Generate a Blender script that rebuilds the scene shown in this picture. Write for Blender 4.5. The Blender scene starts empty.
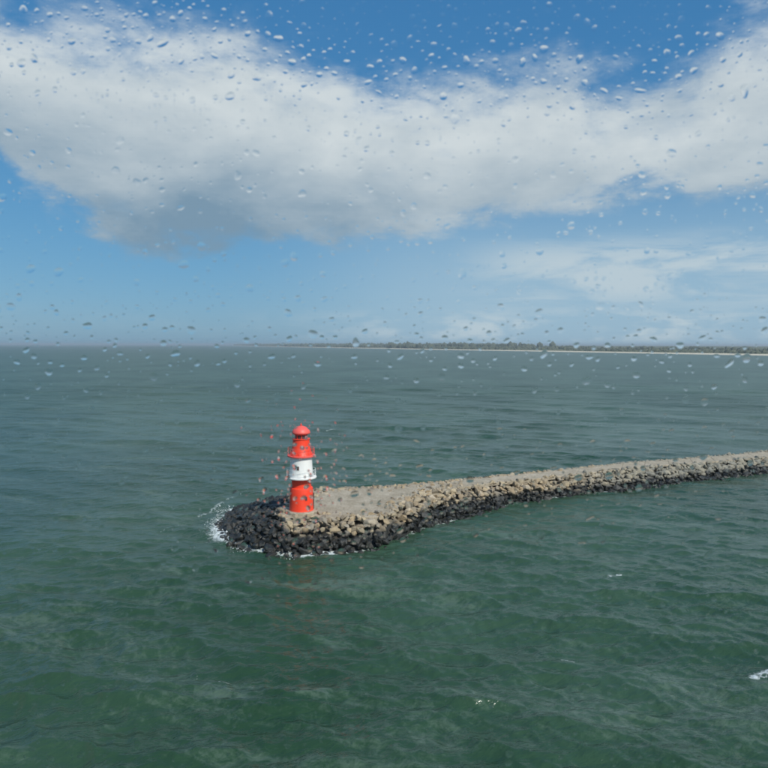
import bpy, bmesh, math, random
import numpy as np
from mathutils import Vector, Matrix, Euler
C = bpy.context.scene.collection
S = bpy.context.scene
random.seed(7); rng = np.random.default_rng(7)
R = math.radians

# ---------------------------------------------------------------- camera
F = 665.0            # focal length in photograph pixels (768 wide)
EYE = 24.0           # metres above the sea
PITCH = math.atan((384 - 344.8) / F)
cam_d = bpy.data.cameras.new('camera')
cam = bpy.data.objects.new('camera', cam_d); C.objects.link(cam); S.camera = cam
cam_d.sensor_width = 36.0; cam_d.lens = 36.0 * F / 768
cam_d.clip_start = 0.05; cam_d.clip_end = 90000
cam.location = (0, 0, EYE)
cam.rotation_euler = (Matrix.Rotation(R(90) - PITCH, 3, 'X') @ Matrix.Rotation(R(0.10), 3, 'Z')).to_euler()
cam_d.dof.use_dof = True; cam_d.dof.focus_distance = 1.6        # the phone focused short of the far scene
cam_d.dof.aperture_fstop = 14.5          # about 1.8 mm of aperture: the drops on the pane go soft

# ---------------------------------------------------------------- sun and sky
SUN_EL, SUN_AZ = R(44), R(142)           # azimuth clockwise from the view direction (+Y)
sd = bpy.data.lights.new('sun', 'SUN'); sun = bpy.data.objects.new('sun', sd); C.objects.link(sun)
sd.energy = 3.9; sd.angle = R(0.6); sd.color = (1.0, 0.95, 0.87)
dirv = Vector((math.sin(SUN_AZ) * math.cos(SUN_EL), math.cos(SUN_AZ) * math.cos(SUN_EL), math.sin(SUN_EL)))
sun.rotation_euler = dirv.to_track_quat('Z', 'Y').to_euler()
S.view_settings.view_transform = 'Standard'; S.view_settings.look = 'None'
S.view_settings.exposure = 0.0; S.view_settings.gamma = 1.0
S.render.engine = 'CYCLES'
S.cycles.max_bounces = 14; S.cycles.transmission_bounces = 12; S.cycles.transparent_max_bounces = 12
S.cycles.volume_bounces = 0; S.cycles.sample_clamp_indirect = 4.0
S.cycles.use_denoising = True

class G:
    """small helper for building node trees"""
    def __init__(s, nt): s.nt = nt; s.n = nt.nodes; s.l = nt.links
    def new(s, t, **kw):
        n = s.n.new(t)
        for k, v in kw.items(): setattr(n, k, v)
        return n
    def put(s, sock, v):
        if isinstance(v, bpy.types.NodeSocket): s.l.new(v, sock)
        elif v is not None: sock.default_value = v
    def m(s, op, a, b=None, c=None, clamp=False):
        n = s.new('ShaderNodeMath', operation=op); n.use_clamp = clamp
        for i, v in enumerate((a, b, c)):
            if v is not None: s.put(n.inputs[i], v)
        return n.outputs[0]
    def vm(s, op, a, b=None):
        n = s.new('ShaderNodeVectorMath', operation=op)
        s.put(n.inputs[0], a)
        if b is not None: s.put(n.inputs[1], b)
        return n.outputs[0]
    def ss(s, x, a, b):                     # smoothstep
        n = s.new('ShaderNodeMapRange', interpolation_type='SMOOTHSTEP')
        s.put(n.inputs[0], x); s.put(n.inputs[1], a); s.put(n.inputs[2], b); n.inputs[3].default_value = 0; n.inputs[4].default_value = 1
        return n.outputs[0]
    def lin(s, x, a, b, c, d):
        n = s.new('ShaderNodeMapRange'); s.put(n.inputs[0], x)
        for i, v in enumerate((a, b, c, d)): s.put(n.inputs[i + 1], v)
        return n.outputs[0]
    def noise(s, vec, scale, detail=4, rough=.55, dist=0., dim='3D', w=None):
        n = s.new('ShaderNodeTexNoise', noise_dimensions=dim)
        s.put(n.inputs['Vector'], vec); n.inputs['Scale'].default_value = scale
        n.inputs['Detail'].default_value = detail; n.inputs['Roughness'].default_value = rough
        n.inputs['Distortion'].default_value = dist
        if w is not None: n.inputs['W'].default_value = w
        return n.outputs['Fac']
    def mix(s, f, a, b, mode='MIX'):
        n = s.new('ShaderNodeMix', data_type='RGBA', blend_type=mode)
        s.put(n.inputs[0], f)
        for i, v in ((6, a), (7, b)):
            if not isinstance(v, bpy.types.NodeSocket): v = (*v, 1) if len(v) == 3 else v
            s.put(n.inputs[i], v)
        return n.outputs[2]
    def xyz(s, v):
        n = s.new('ShaderNodeSeparateXYZ'); s.l.new(v, n.inputs[0]); return n.outputs
    def comb(s, x, y, z):
        n = s.new('ShaderNodeCombineXYZ')
        for i, v in enumerate((x, y, z)): s.put(n.inputs[i], v)
        return n.outputs[0]
    def curve(s, x, pts):                   # x already 0..1
        n = s.new('ShaderNodeFloatCurve'); s.put(n.inputs['Value'], x)
        c = n.mapping.curves[0]
        c.points[0].location = pts[0]; c.points[1].location = pts[-1]
        for p in pts[1:-1]: c.points.new(*p)
        for p in c.points: p.handle_type = 'AUTO_CLAMPED'
        n.mapping.update()
        return n.outputs[0]

def srgb(r, g, b):
    return tuple((c / 255 / 12.92 if c <= 10 else ((c / 255 + .055) / 1.055) ** 2.4) for c in (r, g, b))

wd = bpy.data.worlds.new('World'); S.world = wd; wd.use_nodes = True
g = G(wd.node_tree); g.n.clear()
sky = g.new('ShaderNodeTexSky', sky_type='NISHITA'); sky.sun_disc = False
sky.sun_elevation = SUN_EL; sky.sun_rotation = SUN_AZ
sky.altitude = 0; sky.air_density = 1.0; sky.dust_density = 0.6; sky.ozone_density = 2.6
SKY_STRENGTH = 0.095
tc = g.new('ShaderNodeTexCoord').outputs['Generated']
D = g.vm('NORMALIZE', tc); dx, dy, dz = g.xyz(D)
az = g.m('MULTIPLY', g.m('ARCTAN2', dx, dy), 180 / math.pi)          # degrees, clockwise from +Y
el = g.m('MULTIPLY', g.m('ARCSINE', dz), 180 / math.pi)
a01 = g.lin(az, -180, 180, 0, 1)
def AZ(px): return math.degrees(math.atan((px - 384) / F))
def EL(px, py):
    a = (px - 384) / F; b = -(py - 384) / F
    y = math.cos(PITCH) + b * math.sin(PITCH); z = -math.sin(PITCH) + b * math.cos(PITCH)
    return math.degrees(math.atan(z / math.hypot(a, y)))
def ring(pts, lo, hi, rest):                # a bank edge running right round the horizon
    q = [((AZ(x) + 180) / 360, (EL(x, y) - lo) / (hi - lo)) for x, y in pts]
    q = [((a + 180) / 360, (e - lo) / (hi - lo)) for a, e in rest if a < -45] + q + [((a + 180) / 360, (e - lo) / (hi - lo)) for a, e in rest if a > 45]
    return q
top_pts = [(0, 2), (70, 8), (140, 24), (200, 28), (256, 38), (300, 50), (356, 56), (400, 66), (460, 58), (512, 44), (560, 62), (612, 82), (662, 74), (712, 44), (768, 20)]
bot_pts = [(0, 160), (33, 205), (67, 222), (110, 248), (160, 262), (220, 262), (256, 250), (323, 249), (400, 243), (450, 236), (512, 228), (580, 216), (612, 208), (679, 207), (768, 196)]
top_rest = [(-180, 38), (-120, 30), (-75, 36), (-55, 31), (55, 33), (90, 38), (140, 30), (180, 38)]
bot_rest = [(-180, 20), (-120, 17), (-75, 19), (-55, 19), (55, 15), (90, 18), (140, 16), (180, 20)]
T = g.m('MULTIPLY', g.curve(a01, ring(top_pts, 0, 60, top_rest)), 60.0)
B = g.m('MULTIPLY', g.curve(a01, ring(bot_pts, 0, 60, bot_rest)), 60.0)
# cloud coordinates: a ceiling overhead seen in perspective, so that structure flattens to the horizon
cl = g.vm('MULTIPLY', D, (1.0, 1.0, 2.2))
warp = g.m('SUBTRACT', g.noise(cl, 3.0, 7, .60, .3), .5)
fine = g.m('SUBTRACT', g.noise(cl, 11.0, 6, .62, .2), .5)
wisp = g.noise(g.vm('MULTIPLY', D, (1.5, 1.5, 3.6)), 5.0, 8, .58, .25)
nT = g.m('ADD', g.m('MULTIPLY', warp, 10.0), g.m('MULTIPLY', fine, 8.0))
nB = g.m('ADD', g.m('MULTIPLY', warp, 3.6), g.m('MULTIPLY', fine, 6.0))
up = g.ss(g.m('ADD', g.m('SUBTRACT', T, el), nT), -3.6, 4.4)
lo = g.ss(g.m('ADD', g.m('SUBTRACT', el, B), nB), -1.0, 2.4)
body = g.m('MULTIPLY', up, lo)
dens = g.m('MULTIPLY', body, g.ss(g.m('ADD', g.m('MULTIPLY', body, .62), g.m('MULTIPLY', wisp, .75)), .45, .95), clamp=True)
# relief of the bank: bright sunlit upper part, grey underside, thick grey lobe low on the left
h01 = g.m('DIVIDE', g.m('SUBTRACT', el, B), g.m('SUBTRACT', T, B), clamp=True)
da = g.m('DIVIDE', g.m('SUBTRACT', az, AZ(215)), 13.0); de = g.m('DIVIDE', g.m('SUBTRACT', el, EL(215, 235)), 5.5)
lobe = g.m('POWER', 2.718, g.m('MULTIPLY', -1.0, g.m('ADD', g.m('MULTIPLY', da, da), g.m('MULTIPLY', de, de))))
relief = g.noise(g.vm('MULTIPLY', D, (1, 1, 2.4)), 5.0, 9, .56, .15)
light = g.m('ADD', g.m('MULTIPLY', g.ss(h01, 0.0, .85), .46), g.m('MULTIPLY', g.m('SUBTRACT', relief, .5), 1.35))
light = g.m('ADD', light, g.m('MULTIPLY', fine, .35))
light = g.m('ADD', light, g.m('ADD', .45, g.m('MULTIPLY', lobe, -.43)), clamp=True)
ccol = g.mix(light, srgb(124, 151, 173), srgb(211, 218, 222))
# thin low clouds: a pale veil on the right and small cumulus towards the horizon, all round
lowv = g.noise(g.vm('MULTIPLY', D, (1.0, 1.0, 4.5)), 5.5, 8, .6, .5)
veil_e = g.m('MULTIPLY', g.ss(el, EL(600, 318), EL(600, 286)), g.ss(el, EL(600, 226), EL(600, 262)))
side = g.ss(g.m('ABSOLUTE', g.m('SUBTRACT', az, 40)), 36, 26)
veil = g.m('MULTIPLY', g.m('MULTIPLY', veil_e, side), g.ss(lowv, .34, .56))
cumn = g.noise(g.vm('MULTIPLY', D, (1.0, 1.0, 3.2)), 11.0, 7, .58, .3)
cum_e = g.m('MULTIPLY', g.ss(el, 0.0, 0.7), g.ss(el, 3.6, 1.6))
cum_s = g.lin(g.ss(az, -14, 12), 0, 1, .06, 1.0)
cum = g.m('MULTIPLY', g.m('MULTIPLY', cum_e, cum_s), g.ss(cumn, .43, .64))
# scattered high cloud elsewhere in the sky, above the bank
hi = g.m('MULTIPLY', g.ss(el, 38, 52), g.ss(wisp, .52, .72))
def K(v, k): return tuple(c * k for c in v)
# the camera's own response: softer gradient and a cleaner blue than the raw sky model
sr = g.new('ShaderNodeSeparateColor'); g.l.new(sky.outputs[0], sr.inputs[0])
chn = [g.m('MULTIPLY', g.m('POWER', g.m('MULTIPLY', sr.outputs[i], t * SKY_STRENGTH), p), a / SKY_STRENGTH) for i, (t, p, a) in enumerate(((.72, .855, .48), (.90, .54, .538), (1.06, .38, .665)))]
sc_ = g.new('ShaderNodeCombineColor')
for i in range(3): g.l.new(chn[i], sc_.inputs[i])
skyc = sc_.outputs[0]
bgs = g.new('ShaderNodeBackground'); g.put(bgs.inputs[0], skyc); bgs.inputs[1].default_value = SKY_STRENGTH
def bg(col, s):
    n = g.new('ShaderNodeBackground'); g.put(n.inputs[0], col); n.inputs[1].default_value = s; return n.outputs[0]
def ms(f, a, b):
    n = g.new('ShaderNodeMixShader'); g.put(n.inputs[0], f); g.l.new(a, n.inputs[1]); g.l.new(b, n.inputs[2]); return n.outputs[0]
sh = bgs.outputs[0]
sh = ms(g.m('MULTIPLY', hi, .5), sh, bg((*srgb(205, 212, 218), 1), 1))
thin = g.m('MULTIPLY', g.m('MULTIPLY', g.ss(el, 17, 3.0), g.ss(az, -24, 8)), g.ss(g.m('ABSOLUTE', g.m('SUBTRACT', az, 40)), 60, 36))
sh = ms(g.m('MULTIPLY', thin, .72), sh, bg((*srgb(164, 192, 212), 1), 1))
sh = ms(g.m('MULTIPLY', veil, .85), sh, bg((*srgb(192, 206, 215), 1), 1))
sh = ms(g.m('MULTIPLY', cum, .75), sh, bg((*srgb(198, 210, 217), 1), 1))
sh = ms(g.m('MULTIPLY', dens, .97), sh, bg(ccol, 1))
wo = g.new('ShaderNodeOutputWorld'); g.l.new(sh, wo.inputs[0])

# ---------------------------------------------------------------- helpers
def tag(o, label=None, cat=None, group=None, kind=None):
    if label: o['label'] = label
    if cat: o['category'] = cat
    if group: o['group'] = group
    if kind: o['kind'] = kind
    return o
def link(name, me, mat=None, parent=None, loc=None):
    o = bpy.data.objects.new(name, me); C.objects.link(o)
    if mat and me is not None and not me.materials: me.materials.append(mat)
    if parent: o.parent = parent
    if loc is not None: o.location = loc
    return o
def empty(name, loc=(0, 0, 0)):
    o = bpy.data.objects.new(name, None); C.objects.link(o); o.location = loc; return o
def mesh(name, V, Fc, smooth=False):
    me = bpy.data.meshes.new(name)
    me.from_pydata([tuple(v) for v in V], [], [tuple(f) for f in Fc]); me.update()
    if smooth: me.polygons.foreach_set('use_smooth', [True] * len(me.polygons))
    return me
def fast_mesh(name, V, quads=None, tris=None, smooth=True):
    """build from numpy arrays; quads (n,4), tris (n,3)"""
    me = bpy.data.meshes.new(name)
    V = np.asarray(V, np.float32); me.vertices.add(len(V)); me.vertices.foreach_set('co', V.ravel())
    q = np.zeros((0, 4), np.int32) if quads is None else np.asarray(quads, np.int32)
    t = np.zeros((0, 3), np.int32) if tris is None else np.asarray(tris, np.int32)
    me.loops.add(q.size + t.size)
    me.loops.foreach_set('vertex_index', np.concatenate([q.ravel(), t.ravel()]))
    me.polygons.add(len(q) + len(t))
    st = np.concatenate([np.arange(len(q)) * 4, q.size + np.arange(len(t)) * 3]).astype(np.int32)
    me.polygons.foreach_set('loop_start', st)
    me.polygons.foreach_set('use_smooth', np.full(len(q) + len(t), smooth))
    me.update(calc_edges=True); me.validate()
    return me
def attr(me, name, vals):
    a = me.attributes.new(name, 'FLOAT', 'POINT'); a.data.foreach_set('value', np.asarray(vals, np.float32))
def lathe(prof, seg=48, cap=True):
    """closed surface of revolution from a list of (radius, z)"""
    V = []; Q = []
    n = len(prof)
    for r, z in prof:
        for k in range(seg):
            a = 2 * math.pi * k / seg; V.append((r * math.cos(a), r * math.sin(a), z))
    for i in range(n - 1):
        for k in range(seg):
            k2 = (k + 1) % seg; Q.append((i * seg + k, i * seg + k2, (i + 1) * seg + k2, (i + 1) * seg + k))
    if cap:
        Q.append(tuple(range(seg))[::-1]); Q.append(tuple((n - 1) * seg + k for k in range(seg)))
    return V, Q
def tube(V, Q, p, q, r, seg=6):
    p = Vector(p); q = Vector(q); d = (q - p).normalized()
    u = d.orthogonal().normalized(); w = d.cross(u); b = len(V)
    for c in (p, q):
        for k in range(seg):
            a = 2 * math.pi * k / seg; V.append(tuple(c + r * (math.cos(a) * u + math.sin(a) * w)))
    for k in range(seg): Q.append((b + k, b + (k + 1) % seg, b + seg + (k + 1) % seg, b + seg + k))
    Q.append(tuple(b + k for k in range(seg))[::-1]); Q.append(tuple(b + seg + k for k in range(seg)))
def box(V, Q, c, s, rz=0.0):
    b = len(V); cs, sn = math.cos(rz), math.sin(rz)
    for z in (-.5, .5):
        for x, y in ((-.5, -.5), (.5, -.5), (.5, .5), (-.5, .5)):
            X, Y = x * s[0], y * s[1]
            V.append((c[0] + X * cs - Y * sn, c[1] + X * sn + Y * cs, c[2] + z * s[2]))
    Q += [(b + 3, b + 2, b + 1, b), (b + 4, b + 5, b + 6, b + 7)] + [(b + i, b + (i + 1) % 4, b + 4 + (i + 1) % 4, b + 4 + i) for i in range(4)]
def material(name, build):
    m = bpy.data.materials.new(name); m.use_nodes = True
    g = G(m.node_tree); b = g.n['Principled BSDF']
    build(g, b); return m
def bump(g, b, h, dist, strength=1.0):
    n = g.new('ShaderNodeBump'); n.inputs['Distance'].default_value = dist; n.inputs['Strength'].default_value = strength
    g.put(n.inputs['Height'], h); g.l.new(n.outputs[0], b.inputs['Normal'])
def pos(g): return g.new('ShaderNodeNewGeometry').outputs['Position']
def getattr_(g, name): return g.new('ShaderNodeAttribute', attribute_name=name).outputs['Fac']

# ---------------------------------------------------------------- plan of the mole (metres)
FRONT = [(-11.9, 79.1), (-7.8, 80.1), (-4.6, 79.6), (-0.2, 80.1), (1.4, 82.6), (3.8, 89.7), (6.6, 94.1), (15.3, 100.4), (32.1, 109.0), (43.9, 116.2), (58.1, 121.8), (75.4, 129.5), (110, 146), (150, 165)]
BACK = [(-14.0, 85.0), (-12.8, 90.7), (-9.4, 95.9), (-0.6, 97.4), (5.0, 99.6), (16.1, 105.2), (34.0, 114.6), (46.2, 121.6), (61.1, 127.6), (80.2, 136.8), (108, 150), (148, 169)]
WATER = [(-22.1, 95.4), (-22.1, 87.3), (-19.7, 81.4), (-17.0, 77.3), (-13.1, 75.1), (-9.5, 74.4), (-3.9, 75.5), (-0.4, 77.4), (6.4, 87.0), (11.6, 92.2), (19.0, 98.7), (31.4, 105.2), (41.1, 109.2), (55.3, 116.2), (72.4, 124.6), (112, 141), (152, 160)]
FARW = [(-19.5, 99.0), (-12.5, 102.5), (-2, 104.5), (12, 110), (32, 120), (45, 127), (60, 133), (79, 142), (106, 155.5), (146, 174.5)]
OUT = WATER + FARW[::-1]            # closed waterline
PLAT = FRONT + BACK[::-1]           # closed crest
def ztop(x): return np.interp(x, [-14, 5, 75, 200], [3.0, 3.0, 2.15, 2.1])
def seg_dist(P, poly, closed=True):
    """distance of points P (n,2) to a polyline, and inside flag"""
    P = np.asarray(P, float); d = np.full(len(P), 1e9); ins = np.zeros(len(P), bool)
    n = len(poly)
    for i in range(n if closed else n - 1):
        a = np.array(poly[i], float); b = np.array(poly[(i + 1) % n], float); ab = b - a
        t = np.clip(((P - a) @ ab) / (ab @ ab), 0, 1)
        d = np.minimum(d, np.hypot(*(P - (a + t[:, None] * ab)).T))
        if closed:
            c = (a[1] > P[:, 1]) != (b[1] > P[:, 1])
            with np.errstate(divide='ignore', invalid='ignore'):
                xi = (b[0] - a[0]) * (P[:, 1] - a[1]) / (b[1] - a[1]) + a[0]
            ins ^= c & (P[:, 0] < xi)
    return d, ins
def vnoise(x, y, seed=0):
    """cheap smooth noise from a few rotated sines"""
    r = np.random.default_rng(seed); s = np.zeros_like(x)
    for k in range(6):
        a = r.uniform(0, 6.28); f = r.uniform(.6, 1.8); p = r.uniform(0, 6.28)
        s = s + np.sin(f * (x * math.cos(a) + y * math.sin(a)) + p)
    return s / 3.4
def mole_z(P):
    dp, ip = seg_dist(P, PLAT); dw, iw = seg_dist(P, OUT)
    t = np.where(ip, 1.0, np.where(iw, dw / (dw + dp + 1e-6), -dw / 5.0))
    z = ztop(P[:, 0]) * np.where(t > 0, t ** .85, t * 1.2)
    # the seaward head slumps lower than the crest
    return z, t, ip

# ---------------------------------------------------------------- sea
def make_sea():
    radii = [1.0]
    while radii[-1] < 60000:
        r = radii[-1]
        k = .12 if r < 20 else (.0040 if r < 34 else (.0034 if r < 150 else (.006 if r < 420 else (.02 if r < 3000 else .08))))
        radii.append(r * (1 + k))
    radii = np.array(radii)
    azs = np.concatenate([np.linspace(-44, 44, 560), np.linspace(50, 310, 40)])
    azs = np.radians(azs); nr, na = len(radii), len(azs)
    RR, AA = np.meshgrid(radii, azs, indexing='ij')
    X = (RR * np.sin(AA)).ravel(); Y = (RR * np.cos(AA)).ravel()
    RRf = RR.ravel()
    cell = np.gradient(radii)[:, None] * np.ones(na)[None, :]; cell = cell.ravel()
    cell = np.maximum(cell, RRf * R(88 / 560) * .8)
    Z = np.zeros_like(X); GX = np.zeros_like(X); GY = np.zeros_like(X)
    r = np.random.default_rng(11)
    wind = R(248)                                  # waves run from the far right towards the near left
    lens = np.concatenate([np.geomspace(0.9, 2.6, 26), np.geomspace(2.6, 9, 34), np.geomspace(9, 42, 14)])
    lod = np.clip((cell - .45) / 1.6, 0, 1)
    calm = np.clip(0.75 + .45 * vnoise(X / 34, Y / 34, 5), .35, 1.3)      # gusts: patches of rougher and smoother water
    for L in lens:
        k = 2 * math.pi / L
        spread = .55 if L < 9 else .28
        th = wind + r.normal(0, spread)
        amp = (.0125 if L < 2.6 else (.0078 if L < 9 else .0085)) * L / math.sqrt(2.0) * r.uniform(.6, 1.3) * (1 if L < 9 else .5)
        fade = np.clip((L / cell - 2.6) / 3.0, 0, 1)
        if not fade.any(): continue
        cx, cy = math.cos(th), math.sin(th)
        ph = k * (X * cx + Y * cy) + r.uniform(0, 6.28) + .8 * vnoise(X / (L * 5), Y / (L * 5), int(L * 100))
        A = amp * fade * (calm if L < 9 else 1)
        Z += A * np.cos(ph); q = A * .75 * np.sin(ph); GX += q * cx; GY += q * cy
    P = np.stack([X, Y], 1); near = (RRf < 230) & (np.abs(AA.ravel()) < R(46))
    foam = np.zeros_like(X); churn = np.zeros_like(X)
    dw, iw = seg_dist(P[near], OUT)
    xs, ys = X[near], Y[near]
    head = np.exp(-(((xs + 22) / 5.5) ** 2 + ((ys - 86) / 10) ** 2))       # the exposed tip
    front = np.exp(-(((xs + 9) / 13) ** 2 + ((ys - 75) / 5) ** 2))
    patch = .5 + .5 * vnoise(xs / 1.7, ys / 1.7, 3)
    e = np.where(iw, 1.0, np.exp(-dw / (.42 + 3.8 * head + .6 * front)))
    base = .42 + 0.45 * head * (.55 + .45 * patch) + .26 * front * (.4 + .6 * patch) + .30 * patch
    f = e * base
    def streak(a, b, w, s):
        nonlocal f
        a = np.array(a, float); b = np.array(b, float); ab = b - a; PP = np.stack([xs, ys], 1)
        t = np.clip(((PP - a) @ ab) / (ab @ ab), 0, 1)
        bow = .5 * vnoise(xs / 2.2, ys / 2.2, 21)
        d = np.hypot(*(PP - (a + t[:, None] * ab)).T) + 0 * bow
        d = np.abs(d + bow * .3)
        f = np.maximum(f, s * np.exp(-(d / w) ** 2))
    streak((-30.2, 82.4), (-25.8, 92.0), .7, .50); streak((-25.8, 92.0), (-24.6, 100), .8, .64); streak((-24.8, 100.5), (-22.4, 108.7), .55, .58)
    streak((22.8, 67.2), (24.4, 67.6), .5, .68); streak((27.2, 47.5), (28.9, 47.9), .7, .74); streak((13.9, 49.9), (14.6, 49.8), .40, .66)
    streak((-11.7, 46.2), (-11.0, 45.8), .34, .70); streak((-13.9, 47.2), (-13.6, 46.6), .25, .56); streak((22.5, 58.9), (22.9, 57.4), .2, .62)
    streak((-34, 61.5), (-32.6, 61.0), .3, .62); streak((-21, 61), (-20.3, 60.4), .3, .66); streak((-30, 115), (-28.8, 115.6), .5, .6)
    streak((-16, 186), (-13.5, 188), 1.1, .8); streak((46, 83), (47, 83.4), .4, .6)
    foam[near] = f
    Z[near] *= np.where(iw, .5, np.clip(.55 + dw / 9, 0, 1))
    Z[near] += .10 * head * vnoise(xs * 1.6, ys * 1.6, 8)
    V = np.stack([X - GX, Y - GY, Z], 1)
    I = np.arange(nr * na).reshape(nr, na)
    a = I[:-1, :]; b = I[1:, :]
    a2 = np.roll(a, -1, 1); b2 = np.roll(b, -1, 1)
    Q = np.stack([a, b, b2, a2], -1).reshape(-1, 4)[:, ::-1]
    c = len(V); V = np.vstack([V, [[0, 0, 0]]])
    Tt = np.stack([np.full(na, c), I[0], np.roll(I[0], -1)], 1)[:, ::-1]
    me = fast_mesh('sea', V, Q, Tt)
    attr(me, 'foam', np.append(foam, 0)); attr(me, 'far', np.append(lod, 0)); attr(me, 'wave', np.append(Z, 0))
    return me
def sea_mat(g, b):
    P = pos(g); px, py, pz = g.xyz(P)
    foam = getattr_(g, 'foam')
    flat = g.comb(px, py, 0.0)
    # water colour: green body, greener and murkier in drifting patches
    big = g.noise(g.vm('MULTIPLY', flat, (1, .7, 1)), .018, 4, .55)
    col = g.mix(g.ss(big, .38, .62), (.021, .055, .027), (.044, .090, .056))
    # wind rows: faint trails of tiny bubbles drawn out along the wind
    rw = g.new('ShaderNodeVectorRotate', rotation_type='Z_AXIS'); g.put(rw.inputs['Vector'], flat); rw.inputs['Angle'].default_value = R(22)
    rows = g.noise(g.vm('MULTIPLY', rw.outputs[0], (.30, 1, 1)), .16, 7, .68, 1.1)
    lace = g.noise(flat, 1.1, 7, .75, .8)
    col = g.mix(g.m('MULTIPLY', g.ss(g.m('ADD', rows, g.m('MULTIPLY', g.m('SUBTRACT', lace, .5), .55)), .50, .70), .62), col, (.105, .155, .118))
    b.inputs['Roughness'].default_value = .16; b.inputs['IOR'].default_value = 1.333
    # small wind ripples, running with the waves
    rot = g.new('ShaderNodeVectorRotate', rotation_type='Z_AXIS'); g.put(rot.inputs['Vector'], flat); rot.inputs['Angle'].default_value = R(-22)
    rv = g.vm('MULTIPLY', rot.outputs[0], (.42, 1, 1))
    r1 = g.noise(rv, 1.15, 4, .52, .35); r2 = g.noise(rv, .33, 4, .55, .2)
    r3 = g.noise(g.vm('MULTIPLY', rot.outputs[0], (.3, 1, 1)), .07, 4, .6, .2)
    far = getattr_(g, 'far')                       # where the mesh is too coarse for the waves, the same waves go on as relief
    r0 = g.noise(rv, 2.9, 4, .6, .2)
    def ridge(n): return g.m('SUBTRACT', 1.0, g.m('MULTIPLY', g.m('ABSOLUTE', g.m('SUBTRACT', n, .5)), 3.0))     # sharp little crests
    q1 = ridge(g.noise(rv, .75, 4, .55, .3)); q2 = ridge(g.noise(rv, 1.9, 3, .5, .2))
    hgt = g.m('ADD', g.m('MULTIPLY', r1, .60), g.m('ADD', g.m('MULTIPLY', r2, .60), g.m('MULTIPLY', r3, 1.1)))
    hgt = g.m('ADD', hgt, g.m('ADD', g.m('MULTIPLY', q1, .30), g.m('MULTIPLY', q2, .085)))
    hgt = g.m('ADD', hgt, g.m('MULTIPLY', r0, .13))
    hgt = g.m('ADD', hgt, g.m('MULTIPLY', far, g.m('ADD', g.m('MULTIPLY', r2, 1.6), g.m('MULTIPLY', r3, 2.4))))
    # foam: broken lace whose threshold follows the foam field
    n1 = g.noise(flat, 1.7, 8, .72, .9); n2 = g.noise(flat, 7.5, 5, .68, .4)
    n = g.m('ADD', g.m('MULTIPLY', n1, .72), g.m('MULTIPLY', n2, .28))
    mask = g.ss(g.m('ADD', n, g.m('MULTIPLY', foam, .62)), .84, .98)
    # faint specks of froth on the crests
    crest = g.m('MULTIPLY', g.ss(getattr_(g, 'wave'), .16, .38), g.ss(g.noise(rv, 2.4, 6, .75, .5), .66, .78))
    mask = g.m('MAXIMUM', mask, g.m('MULTIPLY', crest, .07))
    g.put(b.inputs['Base Color'], g.mix(mask, col, (.62, .68, .68)))
    g.put(b.inputs['Roughness'], g.m('ADD', g.lin(mask, 0, 1, .17, .8), g.m('MULTIPLY', far, .16)))
    bump(g, b, g.m('ADD', hgt, g.m('MULTIPLY', mask, .08)), .26, 1.0)
sea = link('sea', make_sea(), material('sea_water', sea_mat))
tag(sea, 'choppy dark green sea with small whitecaps reaching the horizon', None, None, 'structure')

# ---------------------------------------------------------------- far coast
SHORE = [(2600, 250), (1650, 980), (902.3, 1564.1), (754.7, 1962.9), (514.7, 2678.3), (240, 3300), (-0.4, 4105.1), (-700, 5900), (-1786.5, 9291.2), (-3100, 13500)]
def resample(poly, step):
    out = []
    for (x0, y0), (x1, y1) in zip(poly, poly[1:]):
        L = math.hypot(x1 - x0, y1 - y0); n = max(1, int(L / step))
        out += [(x0 + (x1 - x0) * i / n, y0 + (y1 - y0) * i / n) for i in range(n)]
    return out + [poly[-1]]
def shore_offsets(poly, offs):
    P = np.array(poly, float); t = np.gradient(P, axis=0); t /= np.hypot(*t.T)[:, None]
    n = np.stack([-t[:, 1], t[:, 0]], 1)                # landward side is to the right of the walk from near to far
    n = -n
    return [P + n * o for o in offs]
def strip(name, poly, offs, zs, mat, jitter=0):
    rows = shore_offsets(poly, offs); n = len(poly); V = []; r = np.random.default_rng(4)
    for k, (row, z) in enumerate(zip(rows, zs)):
        for i, p in enumerate(row): V.append((p[0], p[1], z + (r.uniform(-jitter, jitter) if 0 < k else 0)))
    Q = [(k * n + i, k * n + i + 1, (k + 1) * n + i + 1, (k + 1) * n + i) for k in range(len(rows) - 1) for i in range(n - 1)]
    return link(name, mesh(name, V, Q, True), mat)
def sand_mat(g, b):
    n = g.noise(pos(g), .03, 5)
    g.put(b.inputs['Base Color'], g.mix(n, (.50, .44, .33), (.66, .60, .47))); b.inputs['Roughness'].default_value = .95
def land_mat(g, b):
    n = g.noise(pos(g), .006, 5, .6)
    g.put(b.inputs['Base Color'], g.mix(g.ss(n, .35, .65), (.06, .075, .035), (.14, .14, .07))); b.inputs['Roughness'].default_value = 1
sm = resample(SHORE, 60)
beach = strip('beach', sm, [0, 6, 26, 44], [-1.0, .25, 1.3, 3.2], material('sand', sand_mat)); tag(beach, 'long pale sand beach along the far coast', kind='structure')
land = strip('coast_land', sm, [42, 90, 400, 1500, 5200], [2.9, 4.5, 6, 9, 16], material('meadow', land_mat)); tag(land, 'low green coastal land behind the beach', kind='structure')
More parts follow.
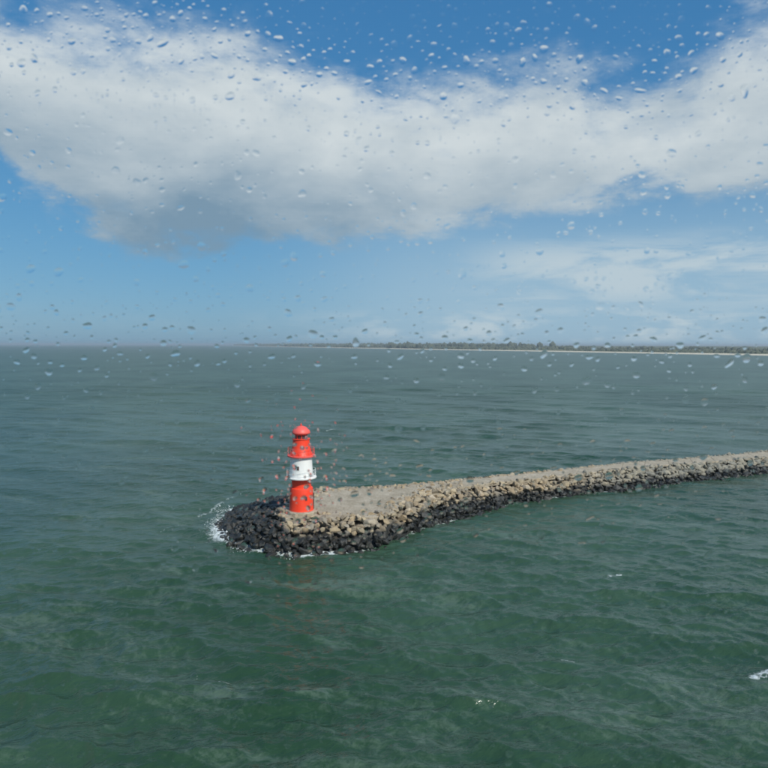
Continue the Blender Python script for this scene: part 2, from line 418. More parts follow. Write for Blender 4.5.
# the wood behind the beach: too many crowns to count, one mass of leaf clumps
def wood():
    r = np.random.default_rng(9)
    ico = bmesh.new(); bmesh.ops.create_icosphere(ico, subdivisions=1, radius=1)
    ico.verts.ensure_lookup_table(); bv = np.array([v.co[:] for v in ico.verts]); bf = np.array([[v.index for v in f.verts] for f in ico.faces]); ico.free()
    Vs = []; Fs = []; T = []; c = 0
    P = np.array(sm, float); t = np.gradient(P, axis=0); t /= np.hypot(*t.T)[:, None]; nn = -np.stack([-t[:, 1], t[:, 0]], 1)
    for i in range(len(P)):
        dist = math.hypot(*P[i]); far = dist > 3600
        clear = math.sin(i * .21) + .6 * math.sin(i * .57 + 1)              # meadow gaps in the wood
        for k in range(34 if not far else 9):
            o = (r.uniform(60, 150) if k % 2 else r.uniform(140, 900)) if clear > -.9 else r.uniform(250, 900)
            s = r.uniform(5, 9.5) * (1.0 if not far else 2.4)
            p = P[i] + nn[i] * o + t[i] * r.uniform(-35, 35)
            h = r.uniform(1, 5) + 8 * min(1, o / 700) + (6 if far else 0) + 3 * math.sin(i * .11)
            v = bv * (1 + r.uniform(-.28, .28, (len(bv), 1))) * np.array([s, s, s * r.uniform(.8, 1.3)]) + np.array([p[0], p[1], h])
            Vs.append(v); Fs.append(bf + c); c += len(v); T.append(np.full(len(v), r.random()))
    me = fast_mesh('wood', np.vstack(Vs), None, np.vstack(Fs), False); attr(me, 'tone', np.concatenate(T)); return me
def wood_mat(g, b):
    n = g.noise(pos(g), .05, 5, .7); t = getattr_(g, 'tone')
    g.put(b.inputs['Base Color'], g.mix(g.m('MULTIPLY', g.m('ADD', n, t), .5), (.055, .070, .055), (.125, .135, .085))); b.inputs['Roughness'].default_value = 1
wd_o = link('coastal_wood', wood(), material('wood_leaves', wood_mat)); tag(wd_o, 'dark far-off wood of trees behind the pale beach', 'wood', None, 'stuff')

# ---------------------------------------------------------------- breakwater
mole = empty('breakwater', (-3, 86, 0))
tag(mole, 'long rubble stone breakwater with pale concrete walkway curving off to the right', 'breakwater')
def under(o):
    o.parent = mole; o.location = Vector(o.location) - mole.location; return o
def concrete_mat(g, b):
    P = pos(g); n = g.noise(P, .5, 6, .65); m = g.noise(P, 4.0, 6, .7); st = g.noise(P, .16, 4, .6)
    c = g.mix(g.ss(n, .3, .7), (.33, .275, .195), (.50, .43, .33))
    c = g.mix(g.m('MULTIPLY', g.ss(m, .45, .60), .7), c, (.20, .17, .125))
    c = g.mix(g.m('MULTIPLY', g.ss(g.noise(P, 1.3, 7, .75), .54, .68), .55), c, (.62, .57, .47))
    c = g.mix(g.m('MULTIPLY', g.ss(st, .55, .7), .35), c, (.24, .235, .18))
    g.put(b.inputs['Base Color'], c); b.inputs['Roughness'].default_value = .9
    bump(g, b, g.m('ADD', n, g.m('MULTIPLY', m, .35)), .04, 1)
concrete = material('weathered_concrete', concrete_mat)
def rock_mat(g, b):
    P = pos(g); px, py, pz = g.xyz(P)
    oi = g.new('ShaderNodeObjectInfo').outputs['Random']
    tone = g.m('FRACT', g.m('ADD', getattr_(g, 'tone'), oi))
    n = g.noise(P, 2.2, 6, .65); f = g.noise(P, 9.0, 5, .7)
    ramp = g.new('ShaderNodeValToRGB'); g.put(ramp.inputs[0], tone)
    cr = ramp.color_ramp; cr.interpolation = 'LINEAR'
    stops = [(0, (.36, .27, .16)), (.2, (.50, .40, .26)), (.38, (.25, .205, .145)), (.55, (.43, .31, .18)), (.72, (.30, .265, .21)), (.86, (.56, .46, .33)), (1, (.20, .165, .125))]
    cr.elements[0].position, cr.elements[0].color = stops[0][0], (*stops[0][1], 1); cr.elements[1].position, cr.elements[1].color = stops[-1][0], (*stops[-1][1], 1)
    for p_, c_ in stops[1:-1]: e = cr.elements.new(p_); e.color = (*c_, 1)
    greyer = g.mix(g.m('MULTIPLY', g.ss(px, 22, 48), .62), ramp.outputs[0], (.235, .25, .22))   # further along the mole the stone is greyer
    dry = g.mix(g.m('MULTIPLY', g.ss(n, .3, .7), .45), greyer, (.17, .15, .12))
    dry = g.mix(g.m('MULTIPLY', g.ss(f, .58, .75), .5), dry, (.50, .46, .38))
    # tide and spray line: black wet, weed-grown stone below it; the seaward head is wet to the crest
    head = g.ss(px, -9.5, -14.5)
    line = g.m('ADD', g.lin(g.ss(px, 3, 30), 0, 1, 1.85, 1.15), g.m('MULTIPLY', head, 1.9))
    line = g.m('ADD', line, g.m('MULTIPLY', g.m('SUBTRACT', g.noise(P, .35, 4, .6), .5), 1.6))
    line = g.m('ADD', line, g.m('MULTIPLY', g.m('SUBTRACT', tone, .5), .5))
    wet = g.ss(g.m('SUBTRACT', line, pz), -.25, .38)
    wcol = g.mix(g.ss(n, .3, .75), (.012, .013, .012), (.042, .040, .034))
    wcol = g.mix(g.m('MULTIPLY', g.ss(f, .6, .8), .4), wcol, (.06, .065, .045))
    g.put(b.inputs['Base Color'], g.mix(wet, dry, wcol)); g.put(b.inputs['Roughness'], g.lin(wet, 0, 1, .92, .42))
    bump(g, b, g.m('ADD', n, g.m('MULTIPLY', f, .4)), .10, 1)
rock = material('quarry_stone', rock_mat)
def rubble_core():
    cs = .8; xs = np.arange(-27, 156, cs); ys = np.arange(68, 182, cs)
    X, Y = np.meshgrid(xs, ys, indexing='ij'); P = np.stack([X.ravel(), Y.ravel()], 1)
    z, t, ip = mole_z(P)
    z = z - .85 + .18 * vnoise(P[:, 0] * 1.5, P[:, 1] * 1.5, 2); z = np.where(ip, np.minimum(z, ztop(P[:, 0]) - .6), z)
    V = np.column_stack([P, z]); ny = len(ys); keep = (t > -.6)
    I = np.arange(len(P)).reshape(len(xs), ny)
    Q = np.stack([I[:-1, :-1], I[1:, :-1], I[1:, 1:], I[:-1, 1:]], -1).reshape(-1, 4)
    Q = Q[keep[Q].all(1)]
    used = np.unique(Q); mp = np.full(len(V), -1); mp[used] = np.arange(len(used))
    me = fast_mesh('rubble_core', V[used], mp[Q], None, False); attr(me, 'tone', np.full(len(used), .4)); return me
under(link('rubble_core', rubble_core(), rock))
def rock_mesh(i):
    r = random.Random(100 + i); bm = bmesh.new()
    sx, sy, sz = r.uniform(.75, 1.4), r.uniform(.7, 1.0), r.uniform(.5, .85)
    for _ in range(15):
        v = Vector((r.gauss(0, 1), r.gauss(0, 1), r.gauss(0, 1))).normalized()
        e = 1 / max(abs(v.x) ** 1, abs(v.y), abs(v.z)) ** .55          # towards a block shape
        bm.verts.new((v.x * sx * e * .5, v.y * sy * e * .5, v.z * sz * e * .5))
    bmesh.ops.convex_hull(bm, input=bm.verts); 
    bmesh.ops.delete(bm, geom=[v for v in bm.verts if not v.link_faces], context='VERTS')
    bmesh.ops.bevel(bm, geom=list(bm.edges), offset=.035, segments=1, affect='EDGES', clamp_overlap=True)
    bmesh.ops.triangulate(bm, faces=list(bm.faces))
    me = bpy.data.meshes.new('boulder'); bm.to_mesh(me); bm.free()
    attr(me, 'tone', np.full(len(me.vertices), r.random())); me.materials.append(rock)
    return me
rocks = [rock_mesh(i) for i in range(36)]
RV = []; RF = []
for me in rocks:
    v = np.zeros(len(me.vertices) * 3, np.float32); me.vertices.foreach_get('co', v); RV.append(v.reshape(-1, 3))
    me.calc_loop_triangles(); f = np.zeros(len(me.loop_triangles) * 3, np.int32); me.loop_triangles.foreach_get('vertices', f); RF.append(f.reshape(-1, 3))
def place_rocks():
    cand = []
    pts = []
    gx, gy = np.meshgrid(np.arange(-27, 150, .60), np.arange(68, 178, .60), indexing='ij')
    P = np.stack([gx.ravel(), gy.ravel()], 1) + rng.uniform(-.34, .34, (gx.size, 2))
    z, t, ip = mole_z(P); dp, _ = seg_dist(P, PLAT); dw, _ = seg_dist(P, OUT)
    far = P[:, 1] > np.interp(P[:, 0], [b[0] for b in BACK], [b[1] for b in BACK])
    for i in range(len(P)):
        x, y = P[i]
        if t[i] < -.05 and dw[i] > .9: continue
        if ip[i] and dp[i] > (3.2 * rng.random() ** 1.8 + .2 if x < 12 else .3 * rng.random() + .1): continue
        if far[i] and x > -8 and dp[i] > 3.0 and rng.random() < .5: continue
        s = rng.choice([.55, .85, 1.1, 1.5], p=[.3, .38, .24, .08]) * rng.uniform(.85, 1.12)
        if x > 60: s *= 1.05
        zz = z[i] - .16 * s + rng.uniform(-.12, .16)
        if ip[i]: s *= .72; zz = float(ztop(x)) - .02
        elif dp[i] < .7: zz = min(zz, float(ztop(x)) + rng.uniform(-.3, .12))
        seen = not (far[i] and x > -10)
        cand.append((x, y, zz, s, seen and zz > -.1))
    return cand
cand = place_rocks()
def vis(c): return c[3] / math.hypot(c[0], c[1]) if c[4] else 0
order = sorted(range(len(cand)), key=lambda i: -vis(cand[i]))
first = set(order[:290])
Vs, Fs, Ts, cnt = [], [], [], 0
for i, (x, y, z, s, seen) in enumerate(cand):
    k = int(rng.integers(36)); e = Euler((rng.normal(0, .35), rng.normal(0, .35), rng.uniform(0, 6.28)))
    if i in first:
        o = link('boulder', rocks[k], None, None, (x, y, z)); o.rotation_euler = e; o.scale = (s, s, s); under(o)
    else:
        M = np.array(e.to_matrix()); v = (RV[k] * s) @ M.T + np.array([x, y, z])
        Vs.append(v); Fs.append(RF[k] + cnt); cnt += len(v); Ts.append(np.full(len(v), rng.random()))
me = fast_mesh('boulders', np.vstack(Vs), None, np.vstack(Fs), False); attr(me, 'tone', np.concatenate(Ts))
ob = under(link('rubble_boulders', me, rock)); ob['kind'] = 'stuff'
print('boulders', len(cand), 'tris', sum(len(f) for f in Fs))
# concrete crest: the wide head platform, then walkway slabs laid end to end
def slab_poly(pts, name):
    n = len(pts); cx = sum(p[0] for p in pts) / n; cy = sum(p[1] for p in pts) / n
    bm = bmesh.new()
    b = [bm.verts.new((x - cx, y - cy, float(ztop(x)) - .45)) for x, y in pts]; t = [bm.verts.new((x - cx, y - cy, float(ztop(x)) + random.uniform(-.008, .008))) for x, y in pts]
    bm.faces.new(b[::-1]); bm.faces.new(t)
    for i in range(n): bm.faces.new((b[i], b[(i + 1) % n], t[(i + 1) % n], t[i]))
    bmesh.ops.recalc_face_normals(bm, faces=bm.faces)
    bmesh.ops.bevel(bm, geom=[e for e in bm.edges if all(v in t for v in e.verts)], offset=.04, segments=1, affect='EDGES')
    me = bpy.data.meshes.new(name); bm.to_mesh(me); bm.free()
    return under(link(name, me, concrete, None, (cx, cy, 0)))
def along(poly, m):
    P = np.array(poly, float); d = np.r_[0, np.cumsum(np.hypot(*np.diff(P, axis=0).T))]
    t = np.linspace(0, d[-1], m); return np.stack([np.interp(t, d, P[:, 0]), np.interp(t, d, P[:, 1])], 1)
head_front = [(-13.6, 81.5), (-11.9, 79.5), (-7.8, 80.1), (-4.6, 79.9), (-0.2, 80.4), (1.2, 82.6), (3.6, 89.7)]
head_back = [(5.0, 99.3), (-0.6, 97.2), (-9.4, 95.6), (-12.8, 90.5), (-13.9, 85.2)]
walkF = along([(3.6, 89.7)] + FRONT[6:], 30); walkB = along([(5.0, 99.3)] + BACK[5:], 30)
slab_poly(head_front + head_back, 'head_platform')
for i in range(29):
    f0, f1, b0, b1 = walkF[i], walkF[i + 1], walkB[i], walkB[i + 1]
    e = .004 if i else .006
    slab_poly([tuple(f0 + (f1 - f0) * e), tuple(f1 - (f1 - f0) * e), tuple(b1 - (b1 - b0) * e), tuple(b0 + (b1 - b0) * e)], 'concrete_slab')

# ---------------------------------------------------------------- lighthouse
def paint(name, col, rough=.42, dirt=(.25, .12, .08)):
    def f(g, b):
        P = g.new('ShaderNodeTexCoord').outputs['Object']
        n = g.noise(P, 1.1, 5, .6); s = g.noise(g.vm('MULTIPLY', P, (5, 5, .5)), 1.6, 5, .65)
        c = g.mix(g.m('MULTIPLY', g.ss(n, .35, .75), .18), (*col,), tuple(min(1, x * 1.35 + .03) for x in col))
        c = g.mix(g.m('MULTIPLY', g.ss(s, .54, .76), .38), c, dirt)
        g.put(b.inputs['Base Color'], c); g.put(b.inputs['Roughness'], g.lin(n, .3, .7, rough - .08, rough + .15))
        bump(g, b, g.m('ADD', n, g.m('MULTIPLY', s, .4)), .012, 1)
    return material(name, f)
red = paint('red_paint', (.88, .055, .018)); redp = paint('sunfaded_red_paint', (.80, .11, .09), .5, (.5, .2, .16)); white = paint('white_paint', (.80, .80, .78), .45, (.42, .40, .36))
dark = material('dark_metal', lambda g, b: (g.put(b.inputs['Base Color'], (.03, .03, .03, 1)), g.put(b.inputs['Roughness'], .5)))
lglass = material('lantern_glass', lambda g, b: (g.put(b.inputs['Base Color'], (.10, .05, .05, 1)), g.put(b.inputs['Roughness'], .08), g.put(b.inputs['IOR'], 1.5)))
LX, LY = -10.35, 82.6
lh = empty('lighthouse', (LX, LY, 3.0)); tag(lh, 'red and white banded pier lighthouse on the head of the breakwater', 'lighthouse')
def lpart(name, prof, mat, seg=56, smooth=False):
    V, Q = lathe(prof, seg); me = mesh(name, V, Q); me.polygons.foreach_set('use_smooth', [len(p.vertices) == 4 for p in me.polygons])
    o = link(name, me, mat, lh)
    md = o.modifiers.new('edge_split', 'EDGE_SPLIT'); md.split_angle = R(32)
    return o
lpart('plinth', [(2.05, -.1), (2.05, .22), (1.98, .30), (1.56, .30), (1.56, .303)], concrete)
lpart('lower_tower', [(1.52, .30), (1.50, .42), (1.46, 1.2), (1.43, 3.05), (1.40, 3.14), (1.22, 3.22), (1.19, 4.22), (1.19, 4.26)], red)
# white gallery with its flared deck, then the white drum
lpart('white_deck', [(1.25, 4.26), (1.60, 4.30), (1.88, 4.36), (1.90, 4.40), (1.90, 4.50), (1.86, 4.53), (1.42, 4.55), (1.42, 4.56)], white)
lpart('white_drum', [(1.46, 4.56), (1.45, 4.8), (1.40, 5.4), (1.36, 6.3), (1.34, 6.98)], white)
lpart('red_deck', [(1.36, 6.98), (1.58, 7.02), (1.72, 7.08), (1.73, 7.12), (1.73, 7.22), (1.70, 7.25), (1.40, 7.27), (1.40, 7.275)], redp)
lpart('upper_tower', [(1.46, 7.275), (1.40, 7.4), (1.22, 7.75), (1.12, 8.3), (1.04, 9.0), (1.03, 9.2), (1.12, 9.24), (1.12, 9.30), (.9, 9.31)], red)
lan = lpart('lantern', [(.72, 9.31), (.72, 9.78), (.72, 9.79)], lglass, 24)
for k in range(8):
    a = k * math.pi / 4 + .2; V, Q = [], []
    box(V, Q, (.75 * math.cos(a), .75 * math.sin(a), 9.545), (.05, .06, .47), a); mu = link('mullion', mesh('mullion', V, Q), red, lan)
lpart('dome', [(.76, 9.79), (.98, 9.86), (1.12, 9.97), (1.14, 10.04), (1.13, 10.10), (1.07, 10.28), (.95, 10.47), (.75, 10.65), (.50, 10.79), (.22, 10.88), (.06, 10.90), (.04, 11.05), (.03, 11.25)], redp)
def rail(name, z0, rad, h, n, mat):
    t = link(name, mesh(name, *(lambda VQ: VQ)(ring_rail(z0, rad, h))), mat, lh)
    for k in range(n):
        a = 2 * math.pi * k / n; V, Q = [], []
        tube(V, Q, (rad * math.cos(a), rad * math.sin(a), z0), (rad * math.cos(a), rad * math.sin(a), z0 + h - .02), .02, 5)
        link('railing_post', mesh('railing_post', V, Q), mat, t)
def ring_rail(z0, rad, h):
    V, Q = [], []
    for zz in (z0 + h, z0 + h * .5):
        for k in range(36):
            a0, a1 = 2 * math.pi * k / 36, 2 * math.pi * (k + 1) / 36
            tube(V, Q, (rad * math.cos(a0), rad * math.sin(a0), zz), (rad * math.cos(a1), rad * math.sin(a1), zz), .018, 5)
    return V, Q
rail('white_railing', 4.53, 1.80, .95, 16, white)
rail('red_railing', 7.25, 1.64, .9, 16, redp)
def wall_piece(name, ang, z, w, h, rad, d, mat, parent):
    V, Q = [], []; box(V, Q, (rad * math.cos(ang), rad * math.sin(ang), z), (d, w, h), ang); return link(name, mesh(name, V, Q), mat, parent)
dr = wall_piece('door', R(20), 1.38, .85, 2.0, 1.44, .16, dark, lh); wall_piece('door_handle', R(26), 1.35, .05, .16, 1.55, .08, white, dr)
wn = wall_piece('window_frame', R(-100), 5.75, .42, .6, 1.37, .1, white, lh); wall_piece('window_pane', R(-100), 5.75, .30, .48, 1.415, .03, lglass, wn)
wn = wall_piece('window_frame', R(-60), 1.95, .40, .6, 1.43, .1, red, lh); wall_piece('window_pane', R(-60), 1.95, .28, .48, 1.475, .03, lglass, wn)
lm = lpart('vent_cap', [(.10, 10.94), (.12, 11.0), (.12, 11.06), (.02, 11.1)], red, 12)

# ---------------------------------------------------------------- spray where the swell breaks on the head
def spray():
    r = np.random.default_rng(5); ico = np.array([[1, 0, 0], [-1, 0, 0], [0, 1, 0], [0, -1, 0], [0, 0, 1], [0, 0, -1]], float)
    tf = np.array([[0, 2, 4], [2, 1, 4], [1, 3, 4], [3, 0, 4], [2, 0, 5], [1, 2, 5], [3, 1, 5], [0, 3, 5]])
    Vs, Fs, c = [], [], 0
    W = np.array([(-23.3, 95.5), (-23.2, 91), (-22.8, 87.3), (-21.2, 83.4), (-19.7, 80.6), (-17.2, 76.9), (-13.4, 74.7), (-9.5, 73.9), (-4.5, 75.0)])
    d = np.r_[0, np.cumsum(np.hypot(*np.diff(W, axis=0).T))]
    for _ in range(2200):
        t = d[-1] * r.beta(1.1, 2.0); x = np.interp(t, d, W[:, 0]); y = np.interp(t, d, W[:, 1])
        burst = max(0, math.sin(t * .95 + .8)) ** 2
        if r.random() > .12 + burst: continue
        z = abs(r.normal(0, .30)) * (1 - t / d[-1] * .75) + .03; sp = .25 + .5 * burst * (1 - t / d[-1] * .6)
        s = r.gamma(1.3, .017) * (1.2 - t / d[-1] * .4)
        Vs.append(ico * s * r.uniform(.6, 1.3, 3) + [x + r.normal(0, sp), y + r.normal(0, sp * 1.6), z]); Fs.append(tf + c); c += 6
    return fast_mesh('spray', np.vstack(Vs), None, np.vstack(Fs), True)
sp = link('sea_spray', spray(), material('spray_water', lambda g, b: (g.put(b.inputs['Base Color'], (.75, .79, .80, 1)), g.put(b.inputs['Roughness'], .7))))
tag(sp, 'white sea spray thrown up against the dark rocks of the breakwater head', 'spray', None, 'stuff')

# ---------------------------------------------------------------- the wet window
PY = 0.45
win = empty('window_pane', (0, PY, EYE)); tag(win, 'clear window glass covered in rain drops that the harbour is seen through', 'window pane')
V, Q = [], []; box(V, Q, (0, -.004, .05), (2.6, .006, 1.7))
def glass_mat(g, b):                     # clean flat glass against a dark room: no reflection shows in it
    n = g.new('ShaderNodeBsdfTransparent'); n.inputs['Color'].default_value = (.985, .995, .99, 1)
    g.l.new(n.outputs[0], g.n['Material Output'].inputs['Surface'])
def drop_mat(g, b):
    n = g.new('ShaderNodeBsdfGlass'); n.inputs['Roughness'].default_value = .0; n.inputs['IOR'].default_value = 1.333
    g.l.new(n.outputs[0], g.n['Material Output'].inputs[0])
pane = link('glass', mesh('glass', V, Q), material('window_glass', glass_mat), win)
water = material('rain_water', drop_mat)
DROPS = [
(-220,216,2.5,2.1),(-179,200,2.5,2.1),(-171,208,1.9,1.6),(-162,199,2.5,2.1),(-206,199,3.1,2.6),(-146,198,5,2.5),(-112,190,3.1,1.9),(-90,204,2.5,2.1),
(-134,217,2.5,2.1),(-193,190,1.9,1.6),(-231,188,2.5,3.7),(-197,220,2.5,2.1),(-189,216,1.9,1.6),(-209,214,1.9,1.6),(-184,202,1.9,1.6),(-125,188,1.9,1.6),
(-128,220,1.9,1.6),(-108,199,1.9,1.6),(-136,91,3.1,1.9),(-159,109,2.5,2.1),(-148,103,2.5,2.1),(-90,103,2.5,2.1),(-246,184,1.9,1.6),(-234,127,2.5,2.1),
(-238,179,1.9,1.6),(-70,201,3.7,2.5),(-18,210,2.5,1.2),(-2,200,1.9,1.6),(-21,192,1.9,1.6),(-40,192,1.9,1.6),(-61,186,3.1,2.5),(-25,186,2.5,2.1),
(-9,203,1.9,1.6),(31,190,2.5,2.1),(12,187,2.5,3.1),(22,199,1.9,1.2),(42,194,1.9,1.6),(54,187,2.5,3.7),(73,187,2.5,2.1),(26,212,1.9,1.6),
(68,207,1.9,1.6),(73,204,1.2,1.1),(36,209,1.9,1.2),(7,178,1.9,1.6),(-11,173,3.1,1.9),(-4,167,2.5,1.2),(-43,178,2.5,2.1),(-12,130,2.5,2.1),
(5,127,2.5,2.1),(22,134,1.9,1.6),(-55,115,2.5,2.1),(-79,194,1.9,1.6),(-64,192,1.9,1.6),(-55,196,1.9,1.6),(-50,190,1.9,1.6),(-56,204,1.9,1.6),
(-54,180,1.2,1.1),(-36,194,1.9,1.6),(88,206,3.1,2.6),(91,186,2.5,3.7),(99,189,1.9,3.1),(105,174,2.5,2.1),(115,170,1.9,1.6),(132,182,1.9,1.6),
(145,168,3.1,1.9),(155,163,2.5,1.9),(169,168,4.4,1.9),(178,187,1.9,1.6),(196,197,1.9,1.6),(202,192,3.1,1.9),(204,181,3.1,2.5),(194,177,2.5,2.1),
(223,188,2.5,2.1),(238,168,3.1,5.6),(222,172,2.5,2.1),(195,168,1.9,1.6),(212,204,2.5,2.1),(120,175,1.9,1.6),(138,208,2.5,2.1),(108,223,2.5,2.1),
(145,87,1.9,1.6),(183,88,1.9,1.6),(-32,37,1.5,1.3),(-241,3,1.9,1.6),(-148,10,2.5,1.9),(-141,-6,3.7,2.5),(-203,-9,2.5,2.1),(-160,-8,1.9,1.6),
(-108,-11,1.9,1.6),(-188,-21,1.9,1.6),(-226,-12,1.9,1.6),(-242,-4,3.1,1.9),(-218,-14,1.9,1.6),(-131,-9,1.2,1.1),(-113,-1,1.9,1.6),(-93,3,2.5,2.1),
(-64,4,2.5,2.1),(-42,5,1.9,1.6),(-13,9,2.5,1.9),(-33,5,1.9,1.6),(41,5,2.5,1.9),(22,7,1.9,1.6),(11,-8,3.1,1.9),(-45,-13,3.1,1.9),
(-76,-8,3.1,1.9),(52,-14,2.5,2.1),(-20,-8,2.5,1.9),(4,-14,1.9,1.6),(41,-16,1.9,1.6),(22,-24,2.5,2.1),(55,11,1.9,1.6),(58,3,1.9,1.6),
(75,-9,1.9,1.6),(119,10,2.5,2.1),(182,4,3.1,1.9),(215,5,3.1,1.9),(234,-12,5,1.9),(139,-8,3.1,1.9),(108,-6,3.7,2.5),(171,-20,3.1,2.6),
(193,-17,1.9,1.6),(257,10,3.1,2.6),(130,0,2.5,2.1),(151,0,2.5,2.1),(170,6,1.9,1.6),(200,0,3.1,2.6),(112,-13,1.9,1.6),(127,-13,1.9,1.6),
(169,-9,2.5,1.9),(188,-11,1.9,1.6),(224,-28,2.5,2.1),(207,-13,1.9,1.6),(255,-12,2.5,2.1),(205,-29,2.5,2.1),(95,-16,2.5,2.1),(131,-28,1.2,1.1),
(116,-20,1.2,1.1),(-60,-44,1.9,2.5),(-45,-59,1.6,3.1),(-83,-63,1.5,3.1),(-40,-75,1.9,1.6),(-34,-73,1.6,3.1),(-33,-79,1.6,1.3),(-40,-91,1.9,2.5),
(-61,-68,1.9,1.6),(-53,-97,2.5,1.9),(-81,-100,3.1,2.5),(-85,-106,1.9,1.6),(218,-76,3.1,2.6),(-47,-120,3.1,2.5),(-59,-121,2.5,2.1),(-20,-102,3.7,2.5),
(-40,-98,2.5,2.1),(91,-87,2.5,1.9),(116,-84,2.5,1.9),(6,-90,2.5,2.1),(-9,-89,1.9,1.6),(-66,-91,2.5,2.1),(-68,-84,1.9,1.6),(-75,-80,1.9,1.6),
(-82,-79,1.6,1.3),(-30,-106,1.9,1.6),(-14,-115,1.9,1.6),(-3,-108,1.9,1.6),(-61,-135,3.1,1.9),(-92,-38,2.5,0.9),(-44,-63,1.9,1.6),(-37,-65,1.6,1.3),
(153,-160,2.5,1.2),(97,-123,1.9,1.6),(79,-58,2.5,2.1),(120,-68,1.9,1.6)
]
def drop_geo(rx, rz, ang, tilt, rings, seg, r):
    """a flat sessile drop: outline a little uneven, parabolic cap towards +Y (outside)"""
    R_ = (rx + rz) / 2; h = R_ * math.tan(R(tilt)) / 2
    ph = r.uniform(0, 6.28, 3); am = r.uniform(0, .10, 3)
    V = []; rho = [math.sin(math.pi / 2 * (i + 1) / rings) for i in range(rings)]
    V.append((0, h, 0))
    for q in rho:
        for k in range(seg):
            a = 2 * math.pi * k / seg; w = 1 + am[0] * math.cos(2 * a + ph[0]) + am[1] * math.cos(3 * a + ph[1]) + .6 * am[2] * math.cos(5 * a + ph[2])
            x, z = rx * q * w * math.cos(a), rz * q * w * math.sin(a)
            V.append((x * math.cos(ang) - z * math.sin(ang), h * (1 - q * q), x * math.sin(ang) + z * math.cos(ang)))
    b = len(V); V.append((0, -h * .02 - 1e-5, 0))
    T = []; 
    for k in range(seg): T.append((0, 1 + (k + 1) % seg, 1 + k))
    Qd = []
    for i in range(rings - 1):
        for k in range(seg):
            k2 = (k + 1) % seg; o0, o1 = 1 + i * seg, 1 + (i + 1) * seg; Qd.append((o0 + k, o0 + k2, o1 + k2, o1 + k))
    o1 = 1 + (rings - 1) * seg
    # flat base with its own rim vertices, so smooth shading stays right
    r0 = len(V)
    for k in range(seg): V.append(V[o1 + k])
    b0 = len(V)
    for k in range(seg): V.append((V[o1 + k][0], -2e-5, V[o1 + k][2]))
    c0 = len(V)
    for k in range(seg): V.append((V[o1 + k][0], -2e-5, V[o1 + k][2]))
    V[b] = (0, -2e-5, 0)
    for k in range(seg): T.append((b, c0 + k, c0 + (k + 1) % seg)); Qd.append((r0 + k, r0 + (k + 1) % seg, b0 + (k + 1) % seg, b0 + k))
    return np.array(V), np.array(T), np.array(Qd), (o1, b0, seg)
def drop_object(x, z, rx, rz, ang, tilt, r):
    V, T, Qd, _ = drop_geo(rx, rz, ang, tilt, 6, 18, r)
    me = fast_mesh('raindrop', V, Qd, T, True)
    ne = np.array([e.vertices[:] for e in me.edges]); 
    o = link('raindrop', me, water, win, (x, 0.0002, z)); return o
rd = np.random.default_rng(21)
alld = []
for (x, z, rx, rz) in DROPS:
    alld.append((x / 1000, z / 1000, rx / 1000 * .90, rz / 1000 * .84, rd.normal(.25, .4), rd.uniform(12, 20), 9))
FW, FH = .285, .30
def density(x, z):                       # more rain on the upper left of the pane and around the middle
    d = .55
    d += .9 * math.exp(-((z - .20) / .05) ** 2)
    d += .5 * math.exp(-((z - .02) / .03) ** 2)
    d += .5 * math.exp(-(((x + .05) / .06) ** 2 + ((z + .09) / .05) ** 2))
    return d / 1.6
n_in = 0
while n_in < 5600:
    x, z = rd.uniform(-FW, FW), rd.uniform(-.32, .26)
    if rd.random() > density(x, z): continue
    s = min(.0028, .00094 * math.exp(rd.normal(0, .55))); n_in += 1
    alld.append((x, z, s * rd.uniform(.85, 1.35), s * rd.uniform(.75, 1.1), rd.normal(.25, .5), rd.uniform(8, 16), 0))
for _ in range(150):                     # a finer sprinkle just left of the middle of the pane
    s = min(.0022, .0010 * math.exp(rd.normal(0, .3)))
    alld.append((rd.normal(-.052, .026), rd.normal(-.092, .026), s * rd.uniform(.8, 1.3), s * rd.uniform(.8, 1.3), rd.normal(.2, .5), rd.uniform(7, 13), 0))
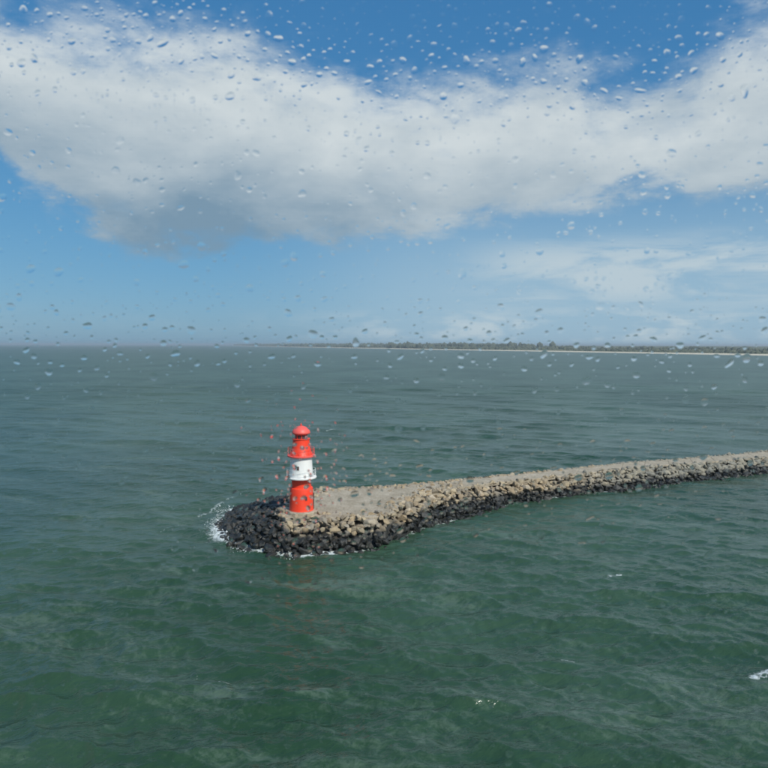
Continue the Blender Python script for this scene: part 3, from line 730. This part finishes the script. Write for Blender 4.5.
for _ in range(7000):                    # the rest of the pane beyond the view
    x, z = rd.uniform(-1.28, 1.28), rd.uniform(-.78, .88)
    if abs(x) < FW and -.32 < z < .26: continue
    s = min(.0028, .0008 * math.exp(rd.normal(0, .5)))
    alld.append((x, z, s * rd.uniform(.85, 1.35), s * rd.uniform(.75, 1.1), rd.normal(.25, .5), rd.uniform(8, 17), -1))
cells = {}                               # drops that touch would have run together: keep the first of any two
kept = []
for d in alld:
    q = (int(d[0] // .008), int(d[1] // .008)); r_ = max(d[2], d[3])
    if any(math.hypot(d[0] - e[0], d[1] - e[1]) < (r_ + max(e[2], e[3])) * 1.12 for i in (-1, 0, 1) for j in (-1, 0, 1) for e in cells.get((q[0] + i, q[1] + j), ())): continue
    cells.setdefault(q, []).append(d); kept.append(d)
alld = kept; print('drops', len(alld))
order = sorted(range(len(alld)), key=lambda i: -(alld[i][2] + alld[i][3] + (1 if alld[i][6] == 9 else (0 if alld[i][6] == 0 else -1))))
big = set(order[:295])
Vs, Ts, Qs, c = [], [], [], 0
for i, (x, z, rx, rz, an, ti, k) in enumerate(alld):
    if i in big: drop_object(x, z, rx, rz, an, ti, rd); continue
    V, T, Qd, _ = drop_geo(rx, rz, an, ti, 4 if k == 0 else 3, 12 if k == 0 else 9, rd)
    Vs.append(V + [x, .0002, z]); Ts.append(T + c); Qs.append(Qd + c); c += len(V)
me = fast_mesh('fine_drops', np.vstack(Vs), np.vstack(Qs), np.vstack(Ts), True)
fd = link('fine_raindrops', me, water, win); fd['kind'] = 'stuff'

# ---------------------------------------------------------------- sea air
V, Q = [], []; box(V, Q, (0, 0, 24), (130000, 130000, 52))
hz = bpy.data.materials.new('sea_haze'); hz.use_nodes = True; g = G(hz.node_tree); g.n.clear()
pv = g.new('ShaderNodeVolumePrincipled'); pv.inputs['Color'].default_value = (.79, .89, .96, 1); pv.inputs['Density'].default_value = 0.0001
pv.inputs['Anisotropy'].default_value = .2
ou = g.new('ShaderNodeOutputMaterial'); g.l.new(pv.outputs[0], ou.inputs['Volume'])
ho = link('haze', mesh('haze', V, Q), hz); tag(ho, 'thin pale sea haze over the water', 'haze', None, 'stuff')
